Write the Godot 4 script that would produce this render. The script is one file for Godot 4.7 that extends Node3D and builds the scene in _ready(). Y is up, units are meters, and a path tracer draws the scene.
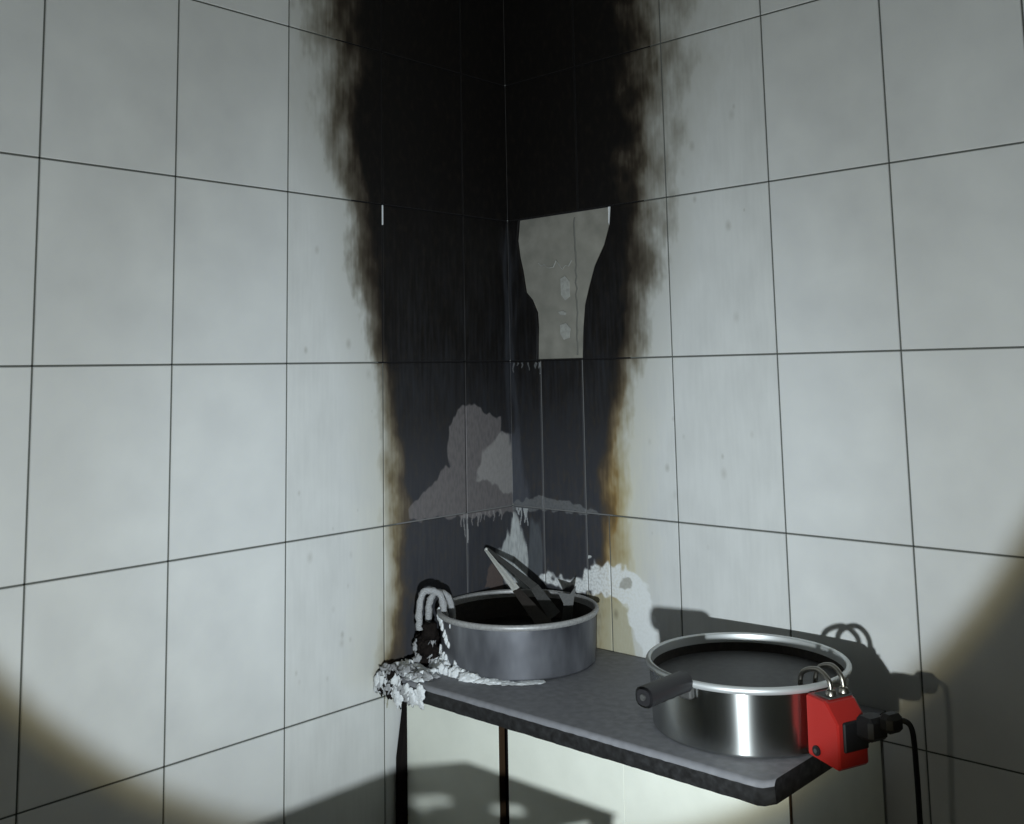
extends Node3D
# A burnt kitchen corner: two tiled walls, a stone worktop on a white cabinet, two electric fryers, lit by a hand lamp.
# World: left wall is the plane x = 0 (runs along +z), right wall is the plane z = 0 (runs along +x), y is up, floor at 0.

const SOOT_L = [[2.316, 0.470, 0.567, 0.670], [2.143, 0.453, 0.540, 0.631], [1.966, 0.454, 0.526, 0.618], [1.836, 0.460, 0.512, 0.584], [1.750, 0.444, 0.494, 0.531], [1.665, 0.421, 0.474, 0.512], [1.535, 0.393, 0.461, 0.499], [1.427, 0.377, 0.428, 0.461], [1.318, 0.366, 0.398, 0.434], [1.210, 0.344, 0.387, 0.435], [1.059, 0.331, 0.371, 0.419], [0.932, 0.332, 0.369, 0.425], [0.808, 0.333, 0.376, 0.447], [0.753, 0.351, 0.407, 0.453], [0.708, 0.360, 0.388, 0.399]]
const SOOT_R = [[2.347, 0.362, 0.461, 0.604], [2.160, 0.358, 0.453, 0.583], [1.977, 0.356, 0.440, 0.550], [1.798, 0.343, 0.410, 0.516], [1.682, 0.355, 0.427, 0.491], [1.592, 0.357, 0.434, 0.487], [1.527, 0.349, 0.402, 0.452], [1.417, 0.311, 0.370, 0.416], [1.306, 0.295, 0.346, 0.384], [1.195, 0.277, 0.319, 0.358], [1.084, 0.264, 0.304, 0.354], [0.953, 0.256, 0.299, 0.359], [0.864, 0.238, 0.278, 0.345], [0.753, 0.229, 0.257, 0.313]]
const PATCH_L = [[0.338, 1.076], [0.281, 1.114], [0.226, 1.168], [0.211, 1.157], [0.215, 1.251], [0.172, 1.292], [0.128, 1.304], [0.089, 1.275], [0.043, 1.266], [0.039, 1.224], [0.002, 1.225], [-0.008, 1.048], [-0.003, 1.033], [0.338, 1.052]]
const PATCH_L_LIGHT = [[0.039, 1.224], [0.002, 1.225], [-0.009, 1.069], [0.083, 1.112], [0.122, 1.119], [0.107, 1.155], [0.091, 1.192]]
const FAN_L = [[0.059, 0.938], [0.019, 0.982], [0.004, 1.028], [-0.018, 1.032], [-0.020, 0.847], [0.023, 0.854], [0.050, 0.904]]
const PINK_L = [[0.102, 0.867], [0.094, 0.900], [0.059, 0.929], [0.033, 0.890], [0.030, 0.855]]
const FAN_R = [[-0.010, 1.033], [0.006, 1.035], [0.028, 0.994], [0.040, 0.934], [0.047, 0.861], [-0.015, 0.843]]
const SMEAR_R = [[-0.019, 1.231], [0.015, 1.232], [0.034, 1.184], [0.043, 1.047], [-0.017, 1.043]]
const SMEAR2_R = [[0.052, 1.019], [0.090, 1.027], [0.103, 0.932], [0.092, 0.873], [0.054, 0.868]]
const BAND_R = [[-0.016, 1.055], [0.089, 1.078], [0.226, 1.065], [0.280, 1.054], [0.225, 1.049], [0.088, 1.046], [-0.017, 1.040]]
const BLOB_R = [[0.074, 0.891], [0.109, 0.909], [0.133, 0.896], [0.163, 0.889], [0.181, 0.900], [0.220, 0.915], [0.235, 0.933], [0.264, 0.938], [0.298, 0.942], [0.334, 0.939], [0.366, 0.935], [0.387, 0.916], [0.398, 0.880], [0.410, 0.840], [0.416, 0.799], [0.398, 0.755], [0.367, 0.756], [0.353, 0.806], [0.328, 0.857], [0.301, 0.873], [0.248, 0.875], [0.233, 0.873], [0.189, 0.874], [0.144, 0.875], [0.098, 0.874]]
const STAIN_R = [[0.227, 0.874], [0.296, 0.875], [0.323, 0.861], [0.343, 0.830], [0.351, 0.755], [0.223, 0.747]]
const HOLE_R = [[0.316, 0.905], [0.325, 0.919], [0.341, 0.921], [0.355, 0.912], [0.351, 0.899], [0.335, 0.890], [0.318, 0.893]]
const BREAK_R = [[0.037, 1.751], [0.324, 1.749], [0.319, 1.706], [0.302, 1.660], [0.273, 1.614], [0.255, 1.567], [0.241, 1.525], [0.234, 1.471], [0.229, 1.394], [0.088, 1.394], [0.092, 1.483], [0.090, 1.516], [0.074, 1.548], [0.055, 1.567], [0.045, 1.622], [0.036, 1.657], [0.030, 1.698]]
const GLUE1_R = [[0.164, 1.593], [0.179, 1.599], [0.192, 1.585], [0.193, 1.549], [0.177, 1.540], [0.165, 1.554]]
const GLUE2_R = [[0.160, 1.483], [0.178, 1.487], [0.192, 1.473], [0.188, 1.451], [0.170, 1.447], [0.160, 1.461]]
const GLUE3_R = [[0.154, 1.514], [0.169, 1.517], [0.181, 1.511], [0.176, 1.505], [0.161, 1.507]]
const RING = [Vector2(1, 0), Vector2(-1, 0.1), Vector2(0.1, 1), Vector2(-0.1, -1), Vector2(0.4, 0.3), Vector2(-0.35, 0.45), Vector2(0.3, -0.45), Vector2(-0.4, -0.3)]
const TOP := 0.757          # height of the worktop
const TILE_W := 0.25
const TILE_H := 0.35
const GAP := 0.0032         # joint between tiles
const ZONE_W := 0.75        # the stretch of each wall from the corner that carries soot
const ZONE_TOP := 2.8
const ZONE_H := 2.45
const LAMP_AT := Vector3(1.25, 0.90, 1.31)
const LAMP_AIM := Vector3(-0.6488, 0.4541, -0.6106)

var taken := {}
var M := {}

# ------------------------------------------------------------------ helpers
func numbered(called: String) -> String:
	if not taken.has(called):
		taken[called] = 0
		return called
	taken[called] += 1
	return "%s_%03d" % [called, taken[called]]

func tag(o: Node, label: String, category: String, group := "", kind := "") -> void:
	o.set_meta("label", label)
	o.set_meta("category", category)
	if group: o.set_meta("group", group)
	if kind: o.set_meta("kind", kind)

func thing(called: String, label: String, category: String, at := Vector3.ZERO, turn := 0.0, group := "") -> Node3D:
	var o := Node3D.new()
	o.name = numbered(called)
	add_child(o)
	o.position = at
	o.rotation.y = turn
	tag(o, label, category, group)
	return o

func begin() -> SurfaceTool:
	var st := SurfaceTool.new()
	st.begin(Mesh.PRIMITIVE_TRIANGLES)
	return st

func obj(called: String, st: SurfaceTool, m: Material, parent: Node = null) -> MeshInstance3D:
	var o := MeshInstance3D.new()
	o.mesh = st.commit()
	o.material_override = m
	o.cast_shadow = GeometryInstance3D.SHADOW_CASTING_SETTING_ON
	if parent == null:
		o.name = numbered(called)
		add_child(o)
	else:
		o.name = called
		parent.add_child(o, true)
	return o

func struct(called: String, st: SurfaceTool, m: Material, label: String, category: String) -> MeshInstance3D:
	var o := obj(called, st, m)
	tag(o, label, category, "", "structure")
	return o

# a flat triangle whose front looks along "out"
func tri(st: SurfaceTool, a: Vector3, b: Vector3, c: Vector3, out: Vector3, uv := []) -> void:
	var n := (c - a).cross(b - a).normalized()
	var order := [0, 1, 2]
	if n.dot(out) < 0.0:
		n = -n
		order = [0, 2, 1]
	var p := [a, b, c]
	for k in order:
		st.set_normal(n)
		if uv.size(): st.set_uv(uv[k])
		st.add_vertex(p[k])

func quad(st: SurfaceTool, a: Vector3, b: Vector3, c: Vector3, d: Vector3, out: Vector3, uv := []) -> void:
	if uv.size():
		tri(st, a, b, c, out, [uv[0], uv[1], uv[2]])
		tri(st, a, c, d, out, [uv[0], uv[2], uv[3]])
	else:
		tri(st, a, b, c, out)
		tri(st, a, c, d, out)

# box with chamfered edges; "t" places it
func cbox(st: SurfaceTool, size: Vector3, bev := 0.003, t := Transform3D.IDENTITY) -> void:
	var h := size / 2.0
	var b := minf(bev, minf(h.x, minf(h.y, h.z)) * 0.9)
	var v := func(s: Vector3, axis: int) -> Vector3:
		var p := Vector3(s.x * (h.x - b), s.y * (h.y - b), s.z * (h.z - b))
		p[axis] = s[axis] * h[axis]
		return t * p
	for axis in 3:
		var i := (axis + 1) % 3
		var j := (axis + 2) % 3
		for sg in [-1.0, 1.0]:
			var c := []
			for q in [[-1.0, -1.0], [1.0, -1.0], [1.0, 1.0], [-1.0, 1.0]]:
				var s := Vector3.ZERO
				s[axis] = sg; s[i] = q[0]; s[j] = q[1]
				c.append(v.call(s, axis))
			var o := Vector3.ZERO
			o[axis] = sg
			quad(st, c[0], c[1], c[2], c[3], t.basis * o)
		for si in [-1.0, 1.0]:
			for sj in [-1.0, 1.0]:
				var lo := Vector3.ZERO
				lo[axis] = -1.0; lo[i] = si; lo[j] = sj
				var hi := lo
				hi[axis] = 1.0
				var o2 := Vector3.ZERO
				o2[i] = si; o2[j] = sj
				quad(st, v.call(lo, i), v.call(hi, i), v.call(hi, j), v.call(lo, j), t.basis * o2)
	for sx in [-1.0, 1.0]:
		for sy in [-1.0, 1.0]:
			for sz in [-1.0, 1.0]:
				var s3 := Vector3(sx, sy, sz)
				tri(st, v.call(s3, 0), v.call(s3, 1), v.call(s3, 2), t.basis * s3)

func span(st: SurfaceTool, lo: Vector3, hi: Vector3, bev := 0.003) -> void:
	cbox(st, hi - lo, bev, Transform3D(Basis.IDENTITY, (lo + hi) / 2.0))

# a polygon (x, y) given thickness along z from z0 to z1, with chamfered rims
func prism(st: SurfaceTool, poly: PackedVector2Array, z0: float, z1: float, bev := 0.0, t := Transform3D.IDENTITY) -> void:
	var pts := poly
	if Geometry2D.is_polygon_clockwise(pts):
		pts = pts.duplicate()
		pts.reverse()
	var inner := pts
	if bev > 0.0:
		inner = PackedVector2Array()
		for k in pts.size():
			var p := pts[k]
			var e0 := (p - pts[(k + pts.size() - 1) % pts.size()]).normalized()
			var e1 := (pts[(k + 1) % pts.size()] - p).normalized()
			var n0 := Vector2(-e0.y, e0.x)
			var n1 := Vector2(-e1.y, e1.x)
			var m := n0 + n1
			inner.append(p + m * (bev / maxf(0.4, m.length_squared() / 2.0)) * 0.5 * 1.0 if m.length() > 0.01 else p)
	var idx := Geometry2D.triangulate_polygon(inner)
	for side in [[z0, -1.0], [z1, 1.0]]:
		for k in range(0, idx.size(), 3):
			var a := inner[idx[k]]
			var b := inner[idx[k + 1]]
			var c := inner[idx[k + 2]]
			tri(st, t * Vector3(a.x, a.y, side[0]), t * Vector3(b.x, b.y, side[0]), t * Vector3(c.x, c.y, side[0]), t.basis * Vector3(0, 0, side[1]))
	var n := pts.size()
	for k in n:
		var a2 := pts[k]
		var b2 := pts[(k + 1) % n]
		var e := b2 - a2
		var o := t.basis * Vector3(e.y, -e.x, 0)
		quad(st, t * Vector3(a2.x, a2.y, z0 + bev), t * Vector3(b2.x, b2.y, z0 + bev), t * Vector3(b2.x, b2.y, z1 - bev), t * Vector3(a2.x, a2.y, z1 - bev), o)
		if bev > 0.0:
			var c2 := inner[k]
			var d2 := inner[(k + 1) % n]
			for side in [[z0, z0 + bev, -1.0], [z1, z1 - bev, 1.0]]:
				quad(st, t * Vector3(c2.x, c2.y, side[0]), t * Vector3(d2.x, d2.y, side[0]), t * Vector3(b2.x, b2.y, side[1]), t * Vector3(a2.x, a2.y, side[1]), o.normalized() + t.basis * Vector3(0, 0, side[2]))

# smooth grid of points [row][column]
func sheet(st: SurfaceTool, pts: Array, nor: Array, uvs: Array = []) -> void:
	for r in pts.size() - 1:
		for c in pts[r].size() - 1:
			var q := [[r, c], [r, c + 1], [r + 1, c + 1], [r + 1, c]]
			for t in [[0, 1, 2], [0, 2, 3]]:
				var p := []
				for k in t: p.append(pts[q[k][0]][q[k][1]])
				var g: Vector3 = (p[2] - p[0]).cross(p[1] - p[0])
				var mean: Vector3 = nor[q[t[0]][0]][q[t[0]][1]] + nor[q[t[1]][0]][q[t[1]][1]] + nor[q[t[2]][0]][q[t[2]][1]]
				var order: Array = t if g.dot(mean) >= 0.0 else [t[0], t[2], t[1]]
				for k in order:
					st.set_normal(nor[q[k][0]][q[k][1]])
					if uvs.size(): st.set_uv(uvs[q[k][0]][q[k][1]])
					st.add_vertex(pts[q[k][0]][q[k][1]])

# profile of (radius, height) turned round the y axis
func lathe(st: SurfaceTool, prof: Array, seg := 72, at := Vector3.ZERO, inside := false) -> void:
	var pts := []
	var nor := []
	var uvs := []
	for r in prof.size():
		var a: Vector2 = prof[maxi(r - 1, 0)]
		var b: Vector2 = prof[mini(r + 1, prof.size() - 1)]
		var d := (b - a).normalized()
		var nn := Vector2(d.y, -d.x)
		if inside: nn = -nn
		var row := []
		var nrow := []
		var urow := []
		for k in seg + 1:
			var th := TAU * k / seg
			var ca := cos(th)
			var sa := sin(th)
			row.append(at + Vector3(prof[r].x * ca, prof[r].y, prof[r].x * sa))
			nrow.append(Vector3(nn.x * ca, nn.y, nn.x * sa))
			urow.append(Vector2(float(k) / seg, prof[r].y * 4.0))
		pts.append(row); nor.append(nrow); uvs.append(urow)
	sheet(st, pts, nor, uvs)

func curve_points(ctrl: Array, n := 10) -> Array:
	var out := []
	for k in ctrl.size() - 1:
		var p0: Vector3 = ctrl[maxi(k - 1, 0)]
		var p1: Vector3 = ctrl[k]
		var p2: Vector3 = ctrl[k + 1]
		var p3: Vector3 = ctrl[mini(k + 2, ctrl.size() - 1)]
		for j in n:
			out.append(p1.cubic_interpolate(p2, p0, p3, float(j) / n))
	out.append(ctrl[-1])
	return out

func tube(st: SurfaceTool, line: Array, rad: float, seg := 10, rough := 0.0, noise: FastNoiseLite = null, rad_end := -1.0) -> void:
	var pts := []
	var nor := []
	var up := Vector3.UP
	var n := line.size()
	for k in n:
		var d: Vector3 = (line[mini(k + 1, n - 1)] - line[maxi(k - 1, 0)]).normalized()
		if absf(d.dot(up)) > 0.95: up = Vector3.RIGHT if absf(d.x) < 0.9 else Vector3.FORWARD
		var x := up.cross(d).normalized()
		var y := d.cross(x).normalized()
		up = y
		var row := []
		var nrow := []
		var r0 := rad if rad_end < 0.0 else lerpf(rad, rad_end, float(k) / (n - 1))
		for j in seg + 1:
			var th := TAU * j / seg
			var o := x * cos(th) + y * sin(th)
			var r := r0
			if noise: r += rough * noise.get_noise_3dv((line[k] + o * r0) * 1000.0)
			row.append(line[k] + o * r)
			nrow.append(o)
		pts.append(row); nor.append(nrow)
	sheet(st, pts, nor)
	for e in [[0, 1], [n - 1, n - 2]]:
		var out: Vector3 = line[e[0]] - line[e[1]]
		for j in seg:
			tri(st, line[e[0]], pts[e[0]][j], pts[e[0]][j + 1], out)

# lumpy ball
func blob(st: SurfaceTool, at: Vector3, size: Vector3, noise: FastNoiseLite, amp := 0.35, seg := 14, least := Vector3(-9, -9, -9)) -> void:
	var pts := []
	var nor := []
	for r in seg / 2 + 1:
		var ph := PI * r / (seg / 2)
		var row := []
		for k in seg + 1:
			var th := TAU * (k % seg) / seg
			var d := Vector3(sin(ph) * cos(th), cos(ph), sin(ph) * sin(th))
			var s := 1.0 + amp * noise.get_noise_3dv((at + d * size) * 1000.0)
			var v := at + d * size * s
			row.append(v.max(least))
		pts.append(row)
	for r in pts.size():
		var nrow := []
		for k in seg + 1:
			var a: Vector3 = pts[r][(k + 1) % seg] - pts[r][(k + seg - 1) % seg]
			var b: Vector3 = pts[mini(r + 1, pts.size() - 1)][k] - pts[maxi(r - 1, 0)][k]
			var n := a.cross(b)
			var rad: Vector3 = pts[r][k] - at
			if n.length() < 1e-9: n = rad
			if n.dot(rad) < 0.0: n = -n
			nrow.append(n.normalized())
		nor.append(nrow)
	sheet(st, pts, nor)

func noise_of(sd: int, freq: float, oct := 3) -> FastNoiseLite:
	var n := FastNoiseLite.new()
	n.seed = sd
	n.noise_type = FastNoiseLite.TYPE_SIMPLEX_SMOOTH
	n.frequency = freq
	n.fractal_octaves = oct
	return n

func c8(r: float, g: float, b: float) -> Color:
	return Color(r / 255.0, g / 255.0, b / 255.0)

func mat(col: Color, rough := 0.6, metal := 0.0, spec := 0.4) -> StandardMaterial3D:
	var m := StandardMaterial3D.new()
	m.albedo_color = col
	m.roughness = rough
	m.metallic = metal
	m.metallic_specular = spec
	return m

# seamless mottled texture between two colours, laid by world position
func mottled(a: Color, b: Color, freq: float, metres: float, sd: int, rough := 0.6, spec := 0.4, stretch := 1.0) -> StandardMaterial3D:
	var n := noise_of(sd, freq, 4)
	var size := 256
	var im := Image.create(size, size, false, Image.FORMAT_RGB8)
	for y in size:
		for x in size:
			# four-way blend makes the tile seamless
			var fx := float(x) / size
			var fy := float(y) / size
			var v := 0.0
			for q in [[0, 0], [1, 0], [0, 1], [1, 1]]:
				var wq := (fx if q[0] else 1.0 - fx) * (fy if q[1] else 1.0 - fy)
				v += wq * n.get_noise_2d(x - q[0] * size, (y - q[1] * size) * stretch)
			im.set_pixel(x, y, a.lerp(b, clampf(0.5 + 1.1 * v, 0.0, 1.0)))
	var m := mat(Color.WHITE, rough, 0.0, spec)
	m.albedo_texture = ImageTexture.create_from_image(im)
	m.uv1_triplanar = true
	m.uv1_world_triplanar = true
	m.uv1_scale = Vector3.ONE / metres
	return m

func ramp(stops: Array, x: float) -> Color:
	for k in stops.size() - 1:
		if x <= stops[k + 1][0]:
			var t: float = clampf((x - stops[k][0]) / (stops[k + 1][0] - stops[k][0]), 0.0, 1.0)
			var c0: Color = stops[k][1]
			return c0.lerp(stops[k + 1][1], t)
	return stops[-1][1]

func poly_of(a: Array) -> PackedVector2Array:
	var p := PackedVector2Array()
	for q in a: p.append(Vector2(q[0], q[1]))
	return p

# ------------------------------------------------------------------ soot, ochre tar, powder and pale corner streaks on the glazed tiles
func soot_at(curve: Array, y: float) -> Vector3:
	if y >= curve[0][0]: return Vector3(curve[0][1], curve[0][2], curve[0][3])
	for k in curve.size() - 1:
		if y >= curve[k + 1][0]:
			var t: float = (curve[k][0] - y) / (curve[k][0] - curve[k + 1][0])
			return Vector3(curve[k][1], curve[k][2], curve[k][3]).lerp(Vector3(curve[k + 1][1], curve[k + 1][2], curve[k + 1][3]), t)
	return Vector3(curve[-1][1], curve[-1][2], curve[-1][3])

func stained(right: bool) -> StandardMaterial3D:
	var w := 500
	var h := 1633
	var curve: Array = SOOT_R if right else SOOT_L
	var cloud := noise_of(11 if right else 12, 11.0, 4)
	var fine := noise_of(21 if right else 22, 60.0, 3)
	var streak := noise_of(31 if right else 32, 1.0, 3)
	var im := Image.create(w, h, false, Image.FORMAT_RGB8)
	var tile := c8(212, 213, 211)
	var high := [[0.0, tile], [0.1, c8(190, 190, 185)], [0.3, c8(136, 133, 124)], [0.5, c8(92, 86, 75)], [0.75, c8(52, 45, 37)], [1.0, c8(21, 19, 18)]]
	var low := [[0.0, tile], [0.1, c8(208, 205, 188)], [0.3, c8(178, 166, 132)], [0.5, c8(140, 114, 70)], [0.72, c8(92, 76, 55)], [1.0, c8(66, 66, 70)]]
	if not right:
		low = [[0.0, tile], [0.1, c8(206, 205, 195)], [0.3, c8(168, 162, 145)], [0.5, c8(120, 108, 84)], [0.72, c8(82, 72, 60)], [1.0, c8(66, 66, 70)]]
	for py in h:
		var y := ZONE_TOP - (py + 0.5) / h * ZONE_H
		var s := soot_at(curve, y)
		var lowness := 1.0 - smoothstep(1.05, 1.5, y)
		var under := smoothstep(0.66, 0.76, y)
		for px in w:
			var a := (px + 0.5) / w * ZONE_W
			var n1 := cloud.get_noise_2d(a, y * 0.6)
			var n2 := fine.get_noise_2d(a, y * 0.45)
			var n3 := streak.get_noise_2d(a * 90.0, y * 7.0)
			var wide := s.z - s.x
			var p := a + wide * (0.34 * n1 + 0.09 * n2 + 0.045 * n3)
			var d := 0.0
			if p < s.x: d = 1.0
			elif p < s.y: d = lerpf(1.0, 0.48, (p - s.x) / (s.y - s.x))
			elif p < s.z: d = lerpf(0.48, 0.08, pow((p - s.y) / (s.z - s.y), 0.8))
			else: d = 0.08 * clampf(1.0 - (p - s.z) / 0.08, 0.0, 1.0)
			d *= under
			d = clampf(d * (1.0 + 0.3 * n1 * (1.0 - d) + 0.12 * n2), 0.0, 1.0)
			var c: Color = ramp(high, d).lerp(ramp(low, d), lowness)
			if d > 0.8:
				# the film of soot thins out in streaks towards the bottom
				var g: float = (0.5 + n3 * 0.9 + n1 * 0.5) * (1.0 - smoothstep(1.25, 1.95, y)) * smoothstep(0.8, 1.0, d)
				c = c.lerp(c8(52, 54, 60), clampf(g * 0.55, 0.0, 0.7))
			else:
				c = c.lerp(c8(190, 191, 189), clampf(0.16 + 0.3 * n1 + 0.15 * n3, 0.0, 0.4) * (1.0 - d))
			im.set_pixel(px, py, c)
	if right:
		paint(im, STAIN_R, c8(182, 176, 150), 0.85, 0.006, 71, 3.0, 0.004)
		paint(im, SMEAR_R, c8(100, 104, 114), 0.5, 0.012, 72, 6.0, 0.008)
		paint(im, [[0.0, 1.76], [0.012, 1.72], [0.020, 1.45], [0.030, 1.2], [0.0, 1.2]], c8(66, 68, 74), 0.7, 0.012, 87, 8.0, 0.008)  # pale blue-grey streak up the corner
		paint(im, SMEAR2_R, c8(104, 108, 112), 0.7, 0.012, 73, 6.0, 0.006)
		paint(im, BAND_R, c8(118, 119, 120), 0.8, 0.006, 74)
		paint(im, FAN_R, c8(196, 199, 198), 0.95, 0.010, 75, 4.0, 0.004)
		paint(im, BLOB_R, c8(228, 230, 229), 1.0, 0.010, 76, 1.0, 0.004)
		paint(im, HOLE_R, c8(165, 163, 155), 0.9, 0.004, 77)
		drips(im, 0.0, 0.10, 1.395, 0.03, 9, 78, c8(120, 121, 122))
		drips(im, 0.0, 0.05, 1.045, 0.05, 6, 79, c8(190, 192, 192))
		drips(im, 0.225, 0.24, 0.955, 0.02, 3, 80, c8(200, 202, 200))
		specks(im, Rect2(0.36, 0.78, 0.34, 1.6), 46, 81, c8(150, 148, 140))
		specks(im, Rect2(0.23, 0.76, 0.13, 0.12), 8, 82, c8(96, 88, 70))
	else:
		paint(im, PATCH_L, c8(116, 111, 111), 0.92, 0.006, 61, 3.0)
		paint(im, PATCH_L_LIGHT, c8(152, 149, 147), 0.85, 0.008, 62, 2.0, 0.003)
		paint(im, PINK_L, c8(104, 90, 84), 0.8, 0.010, 63)
		paint(im, FAN_L, c8(190, 193, 192), 0.95, 0.010, 64, 4.0, 0.004)
		paint(im, [[0.0, 1.76], [0.016, 1.72], [0.024, 1.45], [0.012, 1.2], [0.0, 1.2]], c8(64, 66, 72), 0.7, 0.012, 88, 8.0, 0.008)  # pale blue-grey streak up the corner, left side
		drips(im, 0.02, 0.18, 1.045, 0.035, 12, 65, c8(136, 132, 132))
		drips(im, 0.155, 0.175, 1.05, 0.09, 2, 66, c8(150, 148, 148))
		drips(im, 0.36, 0.41, 0.735, 0.09, 6, 67, c8(150, 146, 126))
		specks(im, Rect2(0.38, 0.75, 0.28, 1.6), 40, 68, c8(150, 148, 140))
	var m := mat(Color.WHITE, 0.5, 0.0, 0.3)
	m.albedo_texture = ImageTexture.create_from_image(im)
	return m

func paint(im: Image, shape: Array, col: Color, alpha: float, warp: float, sd: int, stretch := 1.0, soft := 0.0016) -> void:
	var poly := poly_of(shape)
	var lo := poly[0]
	var hi := poly[0]
	for p in poly:
		lo = lo.min(p)
		hi = hi.max(p)
	var n := noise_of(sd, 26.0, 2)
	var g := noise_of(sd + 200, 120.0, 2)
	var w := im.get_width()
	var h := im.get_height()
	var x0 := clampi(int((lo.x - warp * 2) / ZONE_W * w), 0, w - 1)
	var x1 := clampi(int((hi.x + warp * 2) / ZONE_W * w), 0, w - 1)
	var y0 := clampi(int((ZONE_TOP - hi.y - warp * 2) / ZONE_H * h), 0, h - 1)
	var y1 := clampi(int((ZONE_TOP - lo.y + warp * 2) / ZONE_H * h), 0, h - 1)
	for py in range(y0, y1 + 1):
		for px in range(x0, x1 + 1):
			var a := (px + 0.5) / w * ZONE_W
			var y := ZONE_TOP - (py + 0.5) / h * ZONE_H
			var q := Vector2(a + warp * 1.6 * n.get_noise_2d(a, y / stretch), y + warp * 1.6 * n.get_noise_2d(a + 5.0, y / stretch))
			var hit := 0.0
			for o in RING:
				if Geometry2D.is_point_in_polygon(q + o * soft, poly): hit += 0.125
			if hit > 0.0:
				var k := alpha * hit * clampf(0.94 + 0.22 * g.get_noise_2d(a, y / stretch), 0.3, 1.0)
				im.set_pixel(px, py, im.get_pixel(px, py).lerp(col, k))

func drips(im: Image, a0: float, a1: float, y_top: float, length: float, count: int, sd: int, col: Color) -> void:
	var rng := RandomNumberGenerator.new()
	rng.seed = sd
	var w := im.get_width()
	var h := im.get_height()
	for k in count:
		var a := rng.randf_range(a0, a1)
		var l := length * rng.randf_range(0.25, 1.0)
		var wd := rng.randf_range(0.0012, 0.0032)
		var py0 := int((ZONE_TOP - y_top) / ZONE_H * h)
		var n := int(l / ZONE_H * h)
		for j in n:
			var t := float(j) / n
			var px := (a + 0.002 * sin(t * 5.0 + k)) / ZONE_W * w
			var half := wd * (1.0 - 0.6 * t) / ZONE_W * w
			for x in range(int(px - half), int(px + half) + 1):
				if x >= 0 and x < w and py0 + j < h:
					im.set_pixel(x, py0 + j, im.get_pixel(x, py0 + j).lerp(col, 0.8))

func specks(im: Image, area: Rect2, count: int, sd: int, col: Color) -> void:
	var rng := RandomNumberGenerator.new()
	rng.seed = sd
	var w := im.get_width()
	var h := im.get_height()
	for k in count:
		var a := area.position.x + area.size.x * pow(rng.randf(), 1.8)
		var y := area.position.y + area.size.y * rng.randf()
		var r := rng.randf_range(0.002, 0.009)
		var px := int(a / ZONE_W * w)
		var py := int((ZONE_TOP - y) / ZONE_H * h)
		var rp := int(r / ZONE_W * w) + 1
		var strong := rng.randf_range(0.15, 0.5)
		for j in range(-rp * 2, rp * 2 + 1):
			for i in range(-rp, rp + 1):
				var d := Vector2(float(i) / rp, float(j) / (rp * 1.6)).length()
				if d < 1.0 and px + i >= 0 and px + i < w and py + j >= 0 and py + j < h and im.get_pixel(px + i, py + j).g > col.g:
					im.set_pixel(px + i, py + j, im.get_pixel(px + i, py + j).lerp(col, strong * (1.0 - d)))

# ------------------------------------------------------------------ tiles
func on_wall(right: bool, a: float, y: float, out: float) -> Vector3:
	return Vector3(a, y, out) if right else Vector3(out, y, a)

func zone_uv(a: float, y: float) -> Vector2:
	return Vector2(a / ZONE_W, (ZONE_TOP - y) / ZONE_H)

# a glazed tile of any outline on a wall, its origin at "at"; front face at 0, back at -0.008
func tile_mesh(right: bool, poly: PackedVector2Array, at: Vector2, bev := 0.0012) -> SurfaceTool:
	var st := begin()
	var pts := poly
	if Geometry2D.is_polygon_clockwise(pts):
		pts = pts.duplicate()
		pts.reverse()
	var n := pts.size()
	var inner := PackedVector2Array()
	for k in n:
		var e0 := (pts[k] - pts[(k + n - 1) % n]).normalized()
		var e1 := (pts[(k + 1) % n] - pts[k]).normalized()
		inner.append(pts[k] + (Vector2(-e0.y, e0.x) + Vector2(-e1.y, e1.x)) * bev)
	var nrm := Vector3(0, 0, 1) if right else Vector3(1, 0, 0)
	var f := func(p: Vector2, o: float) -> Vector3: return on_wall(right, p.x - at.x, p.y - at.y, o)
	var idx := Geometry2D.triangulate_polygon(inner)
	for k in range(0, idx.size(), 3):
		var t := [inner[idx[k]], inner[idx[k + 1]], inner[idx[k + 2]]]
		tri(st, f.call(t[0], 0.0), f.call(t[1], 0.0), f.call(t[2], 0.0), nrm, [zone_uv(t[0].x, t[0].y), zone_uv(t[1].x, t[1].y), zone_uv(t[2].x, t[2].y)])
	for k in n:
		var k2 := (k + 1) % n
		var e := pts[k2] - pts[k]
		var o := on_wall(right, e.y, -e.x, 0.0)
		var ua := zone_uv(pts[k].x, pts[k].y)
		var ub := zone_uv(pts[k2].x, pts[k2].y)
		quad(st, f.call(inner[k], 0.0), f.call(inner[k2], 0.0), f.call(pts[k2], -bev), f.call(pts[k], -bev), nrm + o.normalized(), [ua, ub, ub, ua])
		quad(st, f.call(pts[k], -bev), f.call(pts[k2], -bev), f.call(pts[k2], -0.008), f.call(pts[k], -0.008), o, [ua, ub, ub, ua])
	return st

func rect_poly(a0: float, a1: float, y0: float, y1: float) -> PackedVector2Array:
	return PackedVector2Array([Vector2(a0, y0), Vector2(a1, y0), Vector2(a1, y1), Vector2(a0, y1)])

func put_tile(right: bool, poly: PackedVector2Array, m: Material, wall: Node, called := "tile") -> void:
	var lo := poly[0]
	var hi := poly[0]
	for p in poly:
		lo = lo.min(p)
		hi = hi.max(p)
	var at := (lo + hi) / 2.0
	var o := obj(called, tile_mesh(right, poly, at), m, wall)
	o.position = on_wall(right, at.x, at.y, 0.0)

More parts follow.
